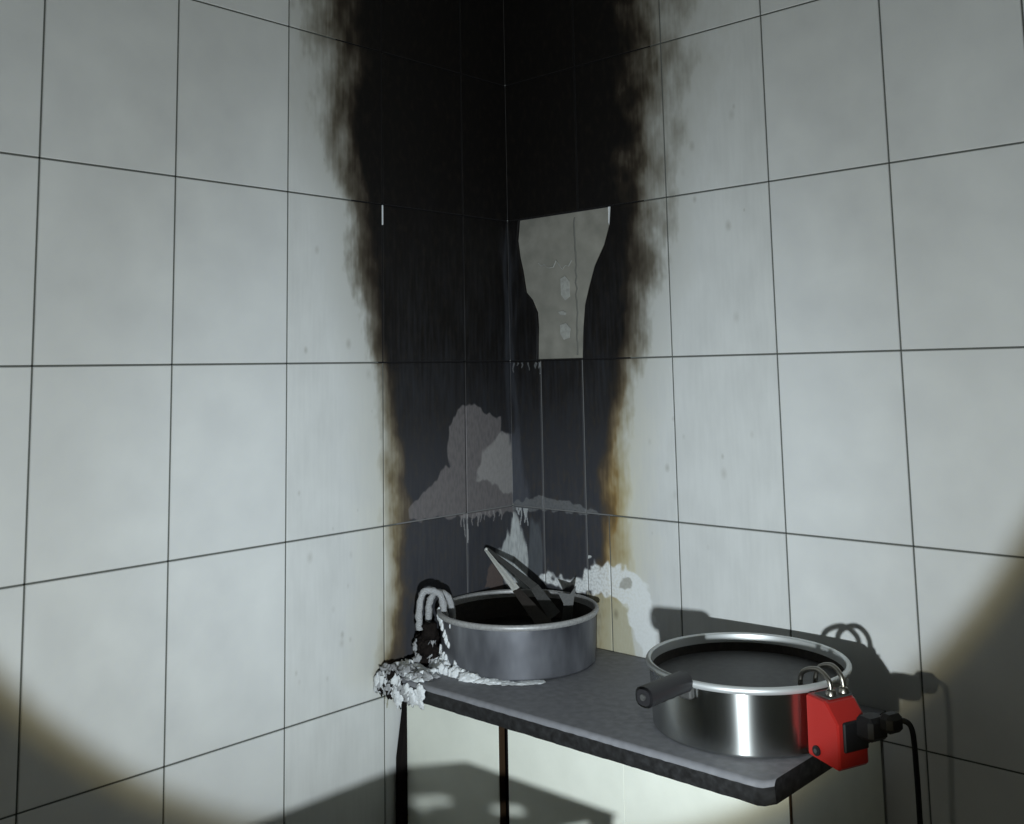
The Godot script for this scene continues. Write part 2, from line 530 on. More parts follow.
func tiled_wall(right: bool, wall: Node3D, first: float, length: float) -> void:
	var zone := stained(right)
	var shared := tile_mesh(right, rect_poly(-(TILE_W - GAP) / 2, (TILE_W - GAP) / 2, -(TILE_H - GAP) / 2, (TILE_H - GAP) / 2), Vector2.ZERO).commit()
	var g := GAP / 2
	var dark := begin()
	var grey := begin()
	var white := begin()
	var breaks := poly_of(BREAK_R)
	var cols := [[-0.007, first]]
	while cols[-1][1] < length - 0.01:
		cols.append([cols[-1][1], minf(cols[-1][1] + TILE_W, length)])
	for row in 8:
		var y0 := row * TILE_H
		var y1 := y0 + TILE_H
		for ci in cols.size():
			var a0: float = cols[ci][0]
			var a1: float = cols[ci][1]
			var splits := [a0, a1]
			if right and ci == 0 and row in [2, 3, 4]: splits = [a0, 0.099, a1]
			if right and ci == 1 and row == 2: splits = [a0, 0.293, a1]
			for k in splits.size() - 1:
				var p := rect_poly(splits[k] + g, splits[k + 1] - g, y0 + g, y1 - g)
				if a1 < ZONE_W and row >= 1:
					if right and row == 4 and ci <= 1:
						for cut in Geometry2D.clip_polygons(p, breaks):
							var piece := tidy(cut)
							if not Geometry2D.is_polygon_clockwise(piece) and absf(area_of(piece)) > 0.0006:
								put_tile(right, piece, zone, wall, "tile" if absf(area_of(piece)) > 0.085 else "broken_tile")
					else:
						put_tile(right, p, zone, wall)
				elif absf(a1 - a0 - TILE_W) < 0.001:
					var o := MeshInstance3D.new()
					o.name = "tile"
					o.mesh = shared
					o.material_override = M.tile
					wall.add_child(o, true)
					o.position = on_wall(right, (a0 + a1) / 2, (y0 + y1) / 2, 0.0)
				else:
					put_tile(right, p, M.tile, wall)
				# the joint on the far side of this piece
				var s := soot_at(SOOT_R if right else SOOT_L, (y0 + y1) / 2)
				var e: float = splits[k + 1]
				if e < length - 0.01 and not (right and row == 4 and e < 0.24):
					var st := dark
					if e < s.y and y0 > 0.6: st = grey
					if right and row in [2, 3] and e < 0.25: st = white
					if not right and row == 2 and e < 0.2: st = white
					joint(st, right, e - g, e + g, y0, y1)
		# the joint above this row, in two stretches
		if row < 7:
			var s2 := soot_at(SOOT_R if right else SOOT_L, y1)
			var edge := s2.y if y1 > 0.6 else 0.004
			joint(white if row == 2 else grey, right, 0.0, edge, y1 - g, y1 + g)
			joint(dark, right, edge, length, y1 - g, y1 + g)
	obj("joints", dark, M.joint, wall)
	obj("joints", grey, M.joint_grey, wall)
	obj("joints", white, M.joint_white, wall)
	for o in wall.get_children():
		if o.name.begins_with("joints"): o.set_meta("kind", "stuff")
	if right:
		# the bare mortar where a tile has come off
		var st2 := begin()
		prism(st2, poly_of([[0.02, 1.396], [0.335, 1.396], [0.335, 1.754], [0.02, 1.754]]), -0.0088, -0.0066)
		obj("mortar_bed", st2, M.mortar, wall)
		var lump := noise_of(5, 0.06, 2)
		for gl in [GLUE1_R, GLUE2_R, GLUE3_R]:
			var st3 := begin()
			prism(st3, poly_of(gl), -0.0068, -0.0045, 0.0012)
			obj("adhesive_dab", st3, M.adhesive, wall)
		# a ridge of adhesive along the upright joint and loose crumbs
		var st4 := begin()
		var line := []
		for k in 24: line.append(Vector3(0.212 + 0.005 * lump.get_noise_2d(k * 9.0, 3.0), 1.41 + k * 0.0142, -0.0064))
		tube(st4, line, 0.0022, 6, 0.001, lump)
		obj("adhesive_ridge", st4, M.adhesive_dark, wall)
		var st5 := begin()
		var line2 := []
		for k in 12: line2.append(Vector3(0.095 + k * 0.0095, 1.626 + 0.018 * lump.get_noise_2d(k * 7.0, 40.0), -0.0064))
		tube(st5, line2, 0.0016, 6, 0.001, lump)
		obj("adhesive_ridge", st5, M.adhesive, wall)
		var st6 := begin()
		prism(st6, poly_of([[0.3185, 1.706], [0.3215, 1.7485], [0.3165, 1.7485], [0.3160, 1.712]]), -0.007, -0.001, 0.0006)
		obj("plaster_chip", st6, M.powder, wall)
	else:
		var st7 := begin()
		span(st7, Vector3(-0.006, 1.704, 0.4062), Vector3(0.0012, 1.7485, 0.4096), 0.0008)
		obj("plaster_chip", st7, M.powder, wall)

# an outline without points closer than 4 mm
func tidy(p: PackedVector2Array) -> PackedVector2Array:
	var out := PackedVector2Array()
	for q in p:
		if out.is_empty() or (out[-1].distance_to(q) > 0.004 and out[0].distance_to(q) > 0.004): out.append(q)
	return out

func area_of(p: PackedVector2Array) -> float:
	var s := 0.0
	for k in p.size():
		s += p[k].cross(p[(k + 1) % p.size()])
	return s / 2.0

func joint(st: SurfaceTool, right: bool, a0: float, a1: float, y0: float, y1: float) -> void:
	if a1 - a0 < 0.0005: return
	var p := [on_wall(right, a0, y0, -0.0025), on_wall(right, a1, y0, -0.0025), on_wall(right, a1, y1, -0.0025), on_wall(right, a0, y1, -0.0025)]
	var b := [on_wall(right, a0, y0, -0.0085), on_wall(right, a1, y0, -0.0085), on_wall(right, a1, y1, -0.0085), on_wall(right, a0, y1, -0.0085)]
	var nrm := Vector3(0, 0, 1) if right else Vector3(1, 0, 0)
	quad(st, p[0], p[1], p[2], p[3], nrm)
	for k in 4:
		var mid: Vector3 = (p[k] + p[(k + 1) % 4]) / 2.0 - (p[0] + p[2]) / 2.0
		quad(st, p[k], p[(k + 1) % 4], b[(k + 1) % 4], b[k], mid)

# ------------------------------------------------------------------ the scene
func _ready() -> void:
	var cam := Camera3D.new()
	cam.name = "camera"
	add_child(cam)
	cam.transform = Transform3D(Basis(Vector3(0.7334, -0.0193, -0.6796), Vector3(0.0932, 0.993, 0.0724), Vector3(0.6734, -0.1164, 0.73)).orthonormalized(), Vector3(1.7294, 1.3779, 1.8604))
	cam.projection = Camera3D.PROJECTION_FRUSTUM
	cam.near = 0.05
	cam.far = 30.0
	cam.size = 0.80924 * 0.05
	cam.frustum_offset = Vector2(0.0, -0.15843 * 0.05)
	cam.current = true

	var env := Environment.new()
	env.background_mode = Environment.BG_COLOR
	env.background_color = Color(0, 0, 0)
	env.tonemap_mode = Environment.TONE_MAPPER_LINEAR
	env.tonemap_exposure = 1.0
	env.sdfgi_enabled = true
	env.ssao_enabled = true
	env.ssil_enabled = true
	var we := WorldEnvironment.new()
	we.name = "environment"
	we.environment = env
	add_child(we)

	# the hand lamp: a hot centre, a flat disc of light and the warm ring at its edge
	lamp_beam("beam", c8(223, 239, 252), 1.01, 45.9, 0.11, LAMP_AIM)
	lamp_beam("beam_centre", c8(223, 239, 252), 0.84, 38.0, 1.0, Vector3(-0.672, 0.18, -0.690))
	lamp_beam("beam_ring", c8(255, 232, 150), 0.19, 47.4, 0.10, LAMP_AIM)

	lamp_beam("beam_spill", c8(246, 244, 226), 0.036, 78.0, 0.35, LAMP_AIM)

	materials()
	room()
	worktop_and_cabinet()
	fryers()
	residue()
	lamp_and_shade_stool()

func lamp_beam(called: String, col: Color, energy: float, half: float, soft: float, aim: Vector3) -> void:
	var l := SpotLight3D.new()
	l.name = called
	l.light_color = col
	l.light_energy = energy
	l.spot_angle = half
	l.spot_angle_attenuation = soft
	l.spot_range = 12.0
	l.spot_attenuation = 2.0
	l.light_size = 0.01
	l.shadow_enabled = true
	add_child(l)
	l.look_at_from_position(LAMP_AT, LAMP_AT + aim, Vector3.UP)

func materials() -> void:
	M.tile = mottled(c8(216, 217, 215), c8(206, 207, 206), 0.02, 0.9, 3, 0.5, 0.3)
	M.joint = mat(c8(100, 102, 98), 0.9, 0.0, 0.2)
	M.joint_grey = mat(c8(36, 35, 36), 0.9, 0.0, 0.2)
	M.joint_white = mat(c8(118, 118, 118), 0.9, 0.0, 0.2)
	M.mortar = mottled(c8(152, 149, 140), c8(130, 128, 120), 0.02, 0.35, 4, 0.9, 0.2)
	M.adhesive = mottled(c8(172, 172, 166), c8(150, 150, 145), 0.06, 0.2, 6, 0.9, 0.2)
	M.adhesive_dark = mat(c8(112, 112, 106), 0.9, 0.0, 0.2)
	M.plaster = mat(c8(230, 230, 222), 0.8)
	M.floor = mottled(c8(120, 112, 102), c8(98, 92, 84), 0.03, 0.6, 7, 0.6)
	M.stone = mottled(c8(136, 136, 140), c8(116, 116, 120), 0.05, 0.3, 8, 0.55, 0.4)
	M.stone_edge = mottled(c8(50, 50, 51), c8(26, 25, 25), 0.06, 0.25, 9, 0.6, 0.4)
	M.laminate = mottled(c8(240, 242, 230), c8(232, 234, 222), 0.02, 0.6, 10, 0.5, 0.35)
	M.edging = mat(c8(58, 42, 26), 0.7)
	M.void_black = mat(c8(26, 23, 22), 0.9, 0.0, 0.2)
	M.charred = mottled(c8(40, 34, 31), c8(18, 16, 16), 0.08, 0.1, 13, 0.9, 0.2)
	M.brushed = mat(c8(196, 198, 196), 0.26, 1.0)
	M.brushed.anisotropy_enabled = true
	M.brushed.anisotropy = -0.9
	M.sooty_metal = mottled(c8(140, 142, 147), c8(52, 52, 57), 0.014, 0.3, 14, 0.5, 0.5, 0.35)
	M.sooty_metal.metallic = 0.5
	M.rim = mat(c8(214, 216, 215), 0.45, 0.6)
	M.rim_dull = mottled(c8(186, 186, 184), c8(140, 138, 138), 0.06, 0.1, 15, 0.5, 0.5)
	M.rim_dull.metallic = 0.35
	M.shaded_lining = mottled(c8(66, 60, 55), c8(44, 40, 37), 0.05, 0.15, 16, 0.6, 0.4)  # dark burnt wall colour that also carries the near rim's shade
	M.oil = mottled(c8(84, 84, 84), c8(70, 70, 71), 0.04, 0.2, 17, 0.5, 0.4)  # matte grey holding the reflection off dark used oil
	M.oil_black = mat(c8(24, 20, 18), 0.35, 0.0, 0.5)
	M.bakelite = mat(c8(34, 33, 35), 0.45, 0.0, 0.5)
	M.rubber = mat(c8(24, 24, 26), 0.6, 0.0, 0.4)
	M.red = mat(c8(164, 38, 33), 0.32, 0.0, 0.5)
	M.element = mat(c8(150, 146, 138), 0.35, 1.0)
	M.steel = mottled(c8(222, 222, 216), c8(196, 196, 190), 0.05, 0.08, 24, 0.5, 0.5)
	M.steel.metallic = 0.25
	M.dark_steel = mottled(c8(74, 74, 72), c8(52, 51, 50), 0.05, 0.08, 25, 0.55, 0.5)
	M.shaded_steel = mottled(c8(58, 52, 48), c8(38, 34, 32), 0.05, 0.08, 26, 0.6, 0.4)  # steel darkened for the rim shade on the lower end of the tongs
	M.powder = mottled(c8(236, 238, 238), c8(210, 212, 214), 0.08, 0.08, 18, 0.95, 0.15)
	M.powder_grey = mottled(c8(196, 198, 200), c8(120, 118, 118), 0.09, 0.06, 19, 0.95, 0.15)

func room() -> void:
	var far := 2.9
	var high := 2.8
	var st := begin()
	span(st, Vector3(-0.16, -0.12, -0.16), Vector3(-0.0085, high, far), 0.0)
	var left := struct("wall_left", st, M.mortar, "left wall of white tiles, sooty black towards the corner", "wall")
	tiled_wall(false, left, 0.1578, far)
	st = begin()
	span(st, Vector3(-0.0085, -0.12, -0.16), Vector3(far, high, -0.0085), 0.0)
	var right := struct("wall_right", st, M.mortar, "right wall of white tiles with a broken tile showing grey mortar", "wall")
	tiled_wall(true, right, 0.2278, far)
	st = begin()
	span(st, Vector3(far, -0.12, -0.16), Vector3(far + 0.15, high, far + 0.15), 0.0)
	struct("wall_right_side", st, M.plaster, "plain light wall facing the left tiled wall", "wall")
	st = begin()
	span(st, Vector3(-0.16, -0.12, far), Vector3(far, high, far + 0.15), 0.0)
	struct("wall_back", st, M.plaster, "plain light wall behind the photographer", "wall")
	st = begin()
	span(st, Vector3(-0.0085, -0.12, -0.0085), Vector3(far, 0.0, far), 0.0)
	struct("floor", st, M.floor, "grey brown floor of the kitchen", "floor")
	st = begin()
	span(st, Vector3(-0.16, high, -0.16), Vector3(far + 0.15, high + 0.12, far + 0.15), 0.0)
	struct("ceiling", st, M.plaster, "flat light ceiling over the burnt corner", "ceiling")

func worktop_and_cabinet() -> void:
	# slab with a rounded arris: profile across the slab (z, y), run along x
	var st := begin()
	var prof := []
	var z1 := 0.436
	var r := 0.009
	for k in 7:
		var th := PI / 2 * k / 6
		prof.append(Vector2(z1 - r + r * sin(th), TOP - r + r * cos(th)))
	prof.append(Vector2(z1 - 0.001, TOP - 0.026))
	prof.append(Vector2(z1 - 0.004, TOP - 0.036))
	var chips := noise_of(40, 30.0, 3)
	var n := 90
	var x0 := 0.002
	var x1 := 0.912
	var rows := []
	var nors := []
	for k in prof.size():
		var a: Vector2 = prof[maxi(k - 1, 0)]
		var b: Vector2 = prof[mini(k + 1, prof.size() - 1)]
		var d := (b - a).normalized()
		var row := []
		var nr := []
		for i in n + 1:
			var x := lerpf(x0, x1, float(i) / n)
			# the far right corner is rounded
			var cut := 0.0
			if x > x1 - 0.022: cut = 0.022 - sqrt(maxf(0.0, 0.022 * 0.022 - pow(x - x1 + 0.022, 2.0)))
			var chip: float = (0.0022 * chips.get_noise_2d(x, k * 0.013)) if k > 5 else 0.0
			row.append(Vector3(x, prof[k].y, prof[k].x - cut + chip))
			nr.append(Vector3(0, d.x, -d.y))
		rows.append(row); nors.append(nr)
	var lip := begin()
	sheet(lip, rows.slice(6), nors.slice(6))
	# top, underside and the right end
	var top := begin()
	sheet(top, rows.slice(0, 7), nors.slice(0, 7))
	for i in n:
		var p0: Vector3 = rows[0][i]
		var p1: Vector3 = rows[0][i + 1]
		quad(top, Vector3(p0.x, TOP, 0.006), Vector3(p1.x, TOP, 0.006), p1, p0, Vector3.UP)
		var q0: Vector3 = rows[-1][i]
		var q1: Vector3 = rows[-1][i + 1]
		quad(lip, Vector3(q0.x, TOP - 0.036, 0.006), Vector3(q1.x, TOP - 0.036, 0.006), q1, q0, Vector3.DOWN)
	for k in rows.size() - 1:
		quad(lip, Vector3(x1, prof[k].y, 0.006), rows[k][n], rows[k + 1][n], Vector3(x1, prof[k + 1].y, 0.006), Vector3.RIGHT)
	quad(lip, Vector3(x0, TOP, 0.006), Vector3(x1, TOP, 0.006), Vector3(x1, TOP - 0.036, 0.006), Vector3(x0, TOP - 0.036, 0.006), Vector3(0, 0, -1))
	quad(lip, Vector3(x0, TOP, 0.006), Vector3(x0, TOP, z1 - r), Vector3(x0, TOP - 0.036, z1 - 0.004), Vector3(x0, TOP - 0.036, 0.006), Vector3.LEFT)
	var w := thing("worktop", "dark grey stone worktop in the corner carrying both fryers", "worktop", Vector3.ZERO)
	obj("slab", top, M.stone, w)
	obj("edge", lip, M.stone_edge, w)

	var zf := 0.365
	var hi := TOP - 0.0365
	var c := thing("cabinet", "off-white cabinet under the dark stone worktop", "cabinet", Vector3.ZERO)
	st = begin()
	span(st, Vector3(0.025, 0.0, 0.02), Vector3(0.04, hi, zf - 0.018), 0.001)
	span(st, Vector3(0.04, 0.0, 0.02), Vector3(0.89, hi, 0.032), 0.001)
	span(st, Vector3(0.04, 0.06, 0.032), Vector3(0.89, 0.075, zf - 0.03), 0.001)
	obj("carcass", st, M.void_black, c)
	st = begin()
	span(st, Vector3(0.892, 0.0, 0.03), Vector3(0.909, hi, zf - 0.004), 0.001)
	obj("side_panel", st, M.laminate, c)
	st = begin()
	span(st, Vector3(0.9075, 0.0, zf - 0.004), Vector3(0.9105, hi, zf + 0.0005), 0.0005)
	obj("edging", st, M.edging, c)
	for d in [[0.021, 0.2885], [0.314, 0.5904], [0.5909, 0.908]]:
		st = begin()
		span(st, Vector3(d[0], 0.05, zf - 0.018), Vector3(d[1], hi - 0.002, zf), 0.0005)
		var door := obj("door", st, M.laminate, c)
		if d[0] < 0.3:
			st = begin()
			span(st, Vector3(d[1], 0.05, zf - 0.017), Vector3(d[1] + 0.0016, hi - 0.002, zf - 0.001), 0.0005)
			obj("edging", st, M.edging, door)
	st = begin()
	# a dark wedge set against the left wall: outline in (z, y), thickness along x
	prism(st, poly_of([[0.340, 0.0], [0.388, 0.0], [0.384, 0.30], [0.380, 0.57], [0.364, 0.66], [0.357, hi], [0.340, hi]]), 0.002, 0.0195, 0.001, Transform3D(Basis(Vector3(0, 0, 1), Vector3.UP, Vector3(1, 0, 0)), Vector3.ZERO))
	obj("dark_wedge", st, M.void_black, c)
	st = begin()
	span(st, Vector3(0.290, 0.0, zf - 0.055), Vector3(0.314, hi, zf - 0.02), 0.001)
	obj("gap_shade_bar", st, M.void_black, c)  # black bar standing in for the dark interior between the doors

# ------------------------------------------------------------------ fryers
func pot(t: Node3D, shell: Material, rim: Material) -> void:
	var st := begin()
	lathe(st, [Vector2(0.0, 0.0006), Vector2(0.158, 0.0006), Vector2(0.163, 0.0015), Vector2(0.166, 0.004), Vector2(0.1665, 0.006), Vector2(0.1700, 0.100), Vector2(0.1702, 0.104)], 120)
	obj("shell", st, shell, t)
	st = begin()
	var pr := []
	for k in 13:
		var th := -0.35 * PI + 1.75 * PI * k / 12
		pr.append(Vector2(0.1708 + 0.0052 * cos(th), 0.1060 + 0.0062 * sin(th)))
	lathe(st, pr, 120)
	obj("rim", st, rim, t)
	st = begin()
	lathe(st, [Vector2(0.1658, 0.110), Vector2(0.1655, 0.105), Vector2(0.1652, 0.0955)], 96, Vector3.ZERO, true)
	obj("lit_band", st, rim, t)  # bright only as deep as the lamp reaches past the near rim
	st = begin()
	lathe(st, [Vector2(0.1652, 0.0955), Vector2(0.1620, 0.008), Vector2(0.158, 0.003), Vector2(0.0, 0.003)], 96, Vector3.ZERO, true)
	obj("shaded_lining", st, M.shaded_lining, t)  # dark colour begins at the shade line of the near rim

func handle(t: Node3D, az: float) -> void:
	# local x runs outwards along the grip
	var b := Basis(Vector3.UP, -az)
	var st := begin()
	var rows := []
	var nors := []
	var stations := [0.176, 0.182, 0.195, 0.205, 0.215, 0.226, 0.237, 0.248, 0.259, 0.268, 0.275, 0.281, 0.284, 0.286]
	for k in stations.size():
		var x: float = stations[k]
		var notch := 0.0025 * absf(sin((x - 0.19) * PI / 0.022))
		var wz := 0.0175
		var hy := 0.0150
		if k == 0 or k == stations.size() - 1:
			wz *= 0.75
			hy *= 0.75
		var row := []
		var nr := []
		for j in 17:
			var th := TAU * j / 16
			var cy := signf(sin(th)) * pow(absf(sin(th)), 0.8) * hy
			if sin(th) < -0.3: cy -= notch
			var cz := signf(cos(th)) * pow(absf(cos(th)), 0.8) * wz
			row.append(b * Vector3(x, 0.1115 - (x - 0.176) * 0.02 + cy, cz))
			nr.append((b * Vector3(0, sin(th), cos(th) * 0.8)).normalized())
		rows.append(row); nors.append(nr)
	sheet(st, rows, nors)
	for e in [[0, -1.0], [rows.size() - 1, 1.0]]:
		var mid := Vector3.ZERO
		for j in 16: mid += rows[e[0]][j] / 16.0
		for j in 16: tri(st, mid, rows[e[0]][j], rows[e[0]][j + 1], b * Vector3(e[1], 0, 0))
	var h := obj("handle", st, M.bakelite, t)
	st = begin()
	var tr := Transform3D(b, b * Vector3(0.176, 0.094, 0))
	cbox(st, Vector3(0.014, 0.022, 0.026), 0.003, tr)
	obj("bracket", st, M.dark_steel, h)
	st = begin()
	tube(st, [b * Vector3(0.283, 0.109, 0), b * Vector3(0.2885, 0.109, 0)], 0.005, 10)
	obj("screw", st, M.dark_steel, h)

func element(t: Node3D, az: float, crust: bool) -> void:
	var b := Basis(Vector3.UP, -az)
	var rough := noise_of(50, 0.09, 3)
	for k in 2:
		var z := -0.021 + k * 0.027
		var peak := 0.139 - k * 0.003
		var inn := 0.146 - k * 0.006
		var base := 0.208
		if crust:
			z = -0.012 + k * 0.034
			peak = 0.156 - k * 0.012
			base = 0.214 - k * 0.022
			inn = 0.160 - k * 0.018
		var line := curve_points([b * Vector3(base, 0.075, z), b * Vector3(base, 0.114, z), b * Vector3(base - 0.007, peak - 0.008, z), b * Vector3((base + inn) / 2.0 + 0.006, peak, z), b * Vector3(inn + 0.010, peak - 0.010, z), b * Vector3(inn, 0.108, z), b * Vector3(inn - 0.002, 0.06, z), b * Vector3(inn - 0.004, 0.02, z * 1.5), b * Vector3(inn - 0.04, 0.014, z * 2.5), b * Vector3(0.02, 0.014, z * 4.0)], 8)
		var st := begin()
		tube(st, line, 0.0072 if crust else 0.0040, 12, 0.0040 if crust else 0.0, rough if crust else null)
		var e := obj("heating_element", st, M.powder_grey if crust else M.element, t)
		if not crust:
			st = begin()
			var o := b * Vector3(base, 0.0, z)
			lathe(st, [Vector2(0.0, 0.113), Vector2(0.0045, 0.113), Vector2(0.0075, 0.110), Vector2(0.0085, 0.104), Vector2(0.0085, 0.100)], 14, o)
			obj("gland", st, M.element, e)

func fryers() -> void:
	# ---- the intact one on the right
	var f := thing("electric_fryer", "shiny round aluminium electric fryer with a red control box", "fryer", Vector3(0.7604, TOP, 0.2229), 0.0, "electric fryers on the worktop")
	pot(f, M.brushed, M.rim)
	handle(f, deg_to_rad(93.5))
	var az := deg_to_rad(20.0)
	var b := Basis(Vector3.UP, -az)
	var st := begin()
	# profile (outwards, up), thickness along the rim
	prism(st, poly_of([[0.180, 0.010], [0.240, 0.004], [0.244, 0.008], [0.244, 0.072], [0.222, 0.098], [0.217, 0.101], [0.181, 0.103], [0.178, 0.100], [0.177, 0.014]]), -0.031, 0.031, 0.0035, Transform3D(b, Vector3.ZERO))
	var box := obj("control_box", st, M.red, f)
	st = begin()
	cbox(st, Vector3(0.034, 0.003, 0.050), 0.001, Transform3D(b, b * Vector3(0.203, 0.1025, -0.004)))
	obj("top_plate", st, M.dark_steel, box)
	st = begin()
	cbox(st, Vector3(0.006, 0.044, 0.050), 0.002, Transform3D(b, b * Vector3(0.2455, 0.052, -0.004)))
	obj("socket", st, M.rubber, box)
	st = begin()
	tube(st, [b * Vector3(0.198, 0.022, 0.0295), b * Vector3(0.198, 0.022, 0.0345)], 0.0075, 18)
	var knob := obj("pilot_lamp", st, M.rubber, box)
	st = begin()
	tube(st, [b * Vector3(0.198, 0.022, 0.034), b * Vector3(0.198, 0.022, 0.0357)], 0.0035, 12)
	obj("lens", st, M.dark_steel, knob)
	element(f, az, false)
	# plug and lead
	var org := Vector3(0.7604, TOP, 0.2229)
	var p := func(v: Vector3) -> Vector3: return org + b * v
	var k := thing("plug_lead", "black plug and lead hanging from the red control box", "cable", p.call(Vector3(0.2487, 0.04, 0)))
	var loc := func(v: Vector3) -> Vector3: return b * (v - Vector3(0.2487, 0.04, 0))
	st = begin()
	cbox(st, Vector3(0.034, 0.034, 0.040), 0.006, Transform3D(b, loc.call(Vector3(0.266, 0.068, -0.018))))
	cbox(st, Vector3(0.026, 0.028, 0.034), 0.007, Transform3D(b, loc.call(Vector3(0.288, 0.078, -0.036))))
	obj("plug", st, M.rubber, k)
	st = begin()
	tube(st, curve_points([loc.call(Vector3(0.292, 0.082, -0.044)), loc.call(Vector3(0.306, 0.072, -0.058)), loc.call(Vector3(0.300, 0.005, -0.070)), loc.call(Vector3(0.288, -0.10, -0.084)), loc.call(Vector3(0.282, -0.27, -0.095)), loc.call(Vector3(0.282, -0.55, -0.10)), loc.call(Vector3(0.31, -0.72, -0.09)), loc.call(Vector3(0.40, -0.752, -0.06)), loc.call(Vector3(0.62, -0.752, -0.10))], 10), 0.0042, 10)
	obj("lead", st, M.rubber, k)
	st = begin()
	lathe(st, [Vector2(0.0, 0.0), Vector2(0.1640, 0.0)], 64, Vector3.ZERO)
	var oil := obj("used_oil", st, M.oil)
	oil.position = org + Vector3(0, 0.080, 0)
	tag(oil, "dark used oil in the shiny fryer with its reflection put into the grey", "oil", "", "stuff")

	# ---- the burnt one in the corner
	var org1 := Vector3(0.1760, TOP, 0.1800)
	var g := thing("electric_fryer", "burnt fryer streaked with white powder in the corner", "fryer", org1, 0.0, "electric fryers on the worktop")
	pot(g, M.sooty_metal, M.rim_dull)
	var az1 := deg_to_rad(130.0)
	element(g, az1, true)
	var b1 := Basis(Vector3.UP, -az1)
	st = begin()
	var lump := noise_of(51, 0.05, 4)
	for q in [[0.192, 0.072, -0.01, 0.020], [0.194, 0.050, 0.006, 0.024], [0.196, 0.033, -0.012, 0.022], [0.198, 0.030, 0.018, 0.018]]:
		blob(st, b1 * Vector3(q[0], q[1], q[2]), Vector3(q[3], q[3], q[3]) * 0.9, lump, 0.7, 18, Vector3(-9, 0.0008, -9))
	obj("burnt_control_box", st, M.charred, g)
	# powder caked on the shell of the burnt fryer, below the loops
	st = begin()
	var cake := noise_of(52, 0.07, 4)
	for q in [[122.0, 0.092, 0.011], [117.0, 0.084, 0.009], [113.0, 0.072, 0.010], [110.0, 0.062, 0.011], [107.0, 0.056, 0.007], [128.0, 0.098, 0.012], [133.0, 0.1, 0.012], [119.0, 0.096, 0.008], [104.0, 0.094, 0.005], [126.0, 0.030, 0.014], [130.0, 0.018, 0.016], [120.0, 0.012, 0.016]]:
		var th: float = deg_to_rad(q[0])
		var rr: float = 0.1668 + q[1] * 0.03
		blob(st, Vector3(cos(th) * rr, q[1], sin(th) * rr), Vector3(q[2] * 0.5, q[2], q[2] * 0.5), cake, 0.8, 14, Vector3(-9, 0.0008, -9))
	var pw := obj("powder_cake", st, M.powder, g)
	pw.set_meta("kind", "stuff")
	st = begin()
	lathe(st, [Vector2(0.0, 0.0), Vector2(0.1620, 0.0)], 64, Vector3.ZERO)
	var oil1 := obj("burnt_oil", st, M.oil_black)
	oil1.position = org1 + Vector3(0, 0.052, 0)
	tag(oil1, "black burnt oil inside the powder-streaked fryer", "oil", "", "stuff")
	tongs()

func strip(st: SurfaceTool, a: Vector3, b: Vector3, wa: float, wb: float, thick: float, face: Vector3) -> void:
	# a tapering metal strip from a to b whose broad side looks along "face"
	var d := (b - a).normalized()
	var f := (face - d * face.dot(d)).normalized()
	var s := d.cross(f)
	var q := []
	for e in [[a, wa], [b, wb]]:
		for o in [[-0.5, -0.5], [0.5, -0.5], [0.5, 0.5], [-0.5, 0.5]]:
			q.append(e[0] + s * e[1] * o[0] + f * thick * o[1])
	for k in 4:
		var k2 := (k + 1) % 4
		quad(st, q[k], q[k2], q[4 + k2], q[4 + k], (q[k] + q[k2]) / 2 - (q[0] + q[2]) / 2)
	quad(st, q[0], q[1], q[2], q[3], -d)
	quad(st, q[4], q[5], q[6], q[7], d)

func tongs() -> void:
	var at := Vector3(0.021, 0.964, 0.120)
	var t := thing("tongs", "steel tongs standing open in the burnt corner fryer", "tongs", at)
	var face := Vector3(0.55, 0.45, 0.70)
	var st := begin()
	strip(st, Vector3.ZERO, Vector3(0.118, -0.072, 0.024), 0.006, 0.017, 0.0016, face)
	var a := obj("arm", st, M.steel, t)
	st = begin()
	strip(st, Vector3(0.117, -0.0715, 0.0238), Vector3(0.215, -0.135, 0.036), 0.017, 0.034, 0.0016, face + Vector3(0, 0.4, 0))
	obj("scoop", st, M.shaded_steel, a)  # rim shade put into the colour of this lower end
	st = begin()
	tube(st, [Vector3(0.003, -0.001, 0.0015), Vector3(0.116, -0.070, 0.0255)], 0.0016, 8)
	obj("rib", st, M.steel, a)
	st = begin()
	strip(st, Vector3(0.001, 0.001, -0.004), Vector3(0.120, -0.075, -0.034), 0.008, 0.020, 0.0016, Vector3(0.3, 0.75, 0.5))
	strip(st, Vector3(0.120, -0.075, -0.034), Vector3(0.180, -0.130, -0.034), 0.020, 0.030, 0.0016, Vector3(0.5, 0.4, 0.7))
	obj("arm", st, M.dark_steel, t)
	st = begin()
	cbox(st, Vector3(0.007, 0.006, 0.009), 0.002, Transform3D(Basis(Vector3.UP, 0.8), Vector3(0.001, 0.001, -0.002)))
	obj("hinge", st, M.steel, t)
	# the end of a second tool leaning on the inner rim
	var k := thing("scraper", "small dark pointed scraper leaning inside the burnt fryer", "utensil", Vector3(0.245, 0.812, 0.105))
	st = begin()
	var bt := Basis(Vector3(0.73, 0, -0.68), Vector3.UP, Vector3(0.68, 0, 0.73))
	prism(st, poly_of([[-0.008, 0.0], [0.012, 0.0], [0.020, 0.058], [0.027, 0.096], [0.013, 0.078], [-0.014, 0.082], [-0.002, 0.058]]), -0.0012, 0.0012, 0.0005, Transform3D(bt, Vector3.ZERO))
	obj("blade", st, M.dark_steel, k)

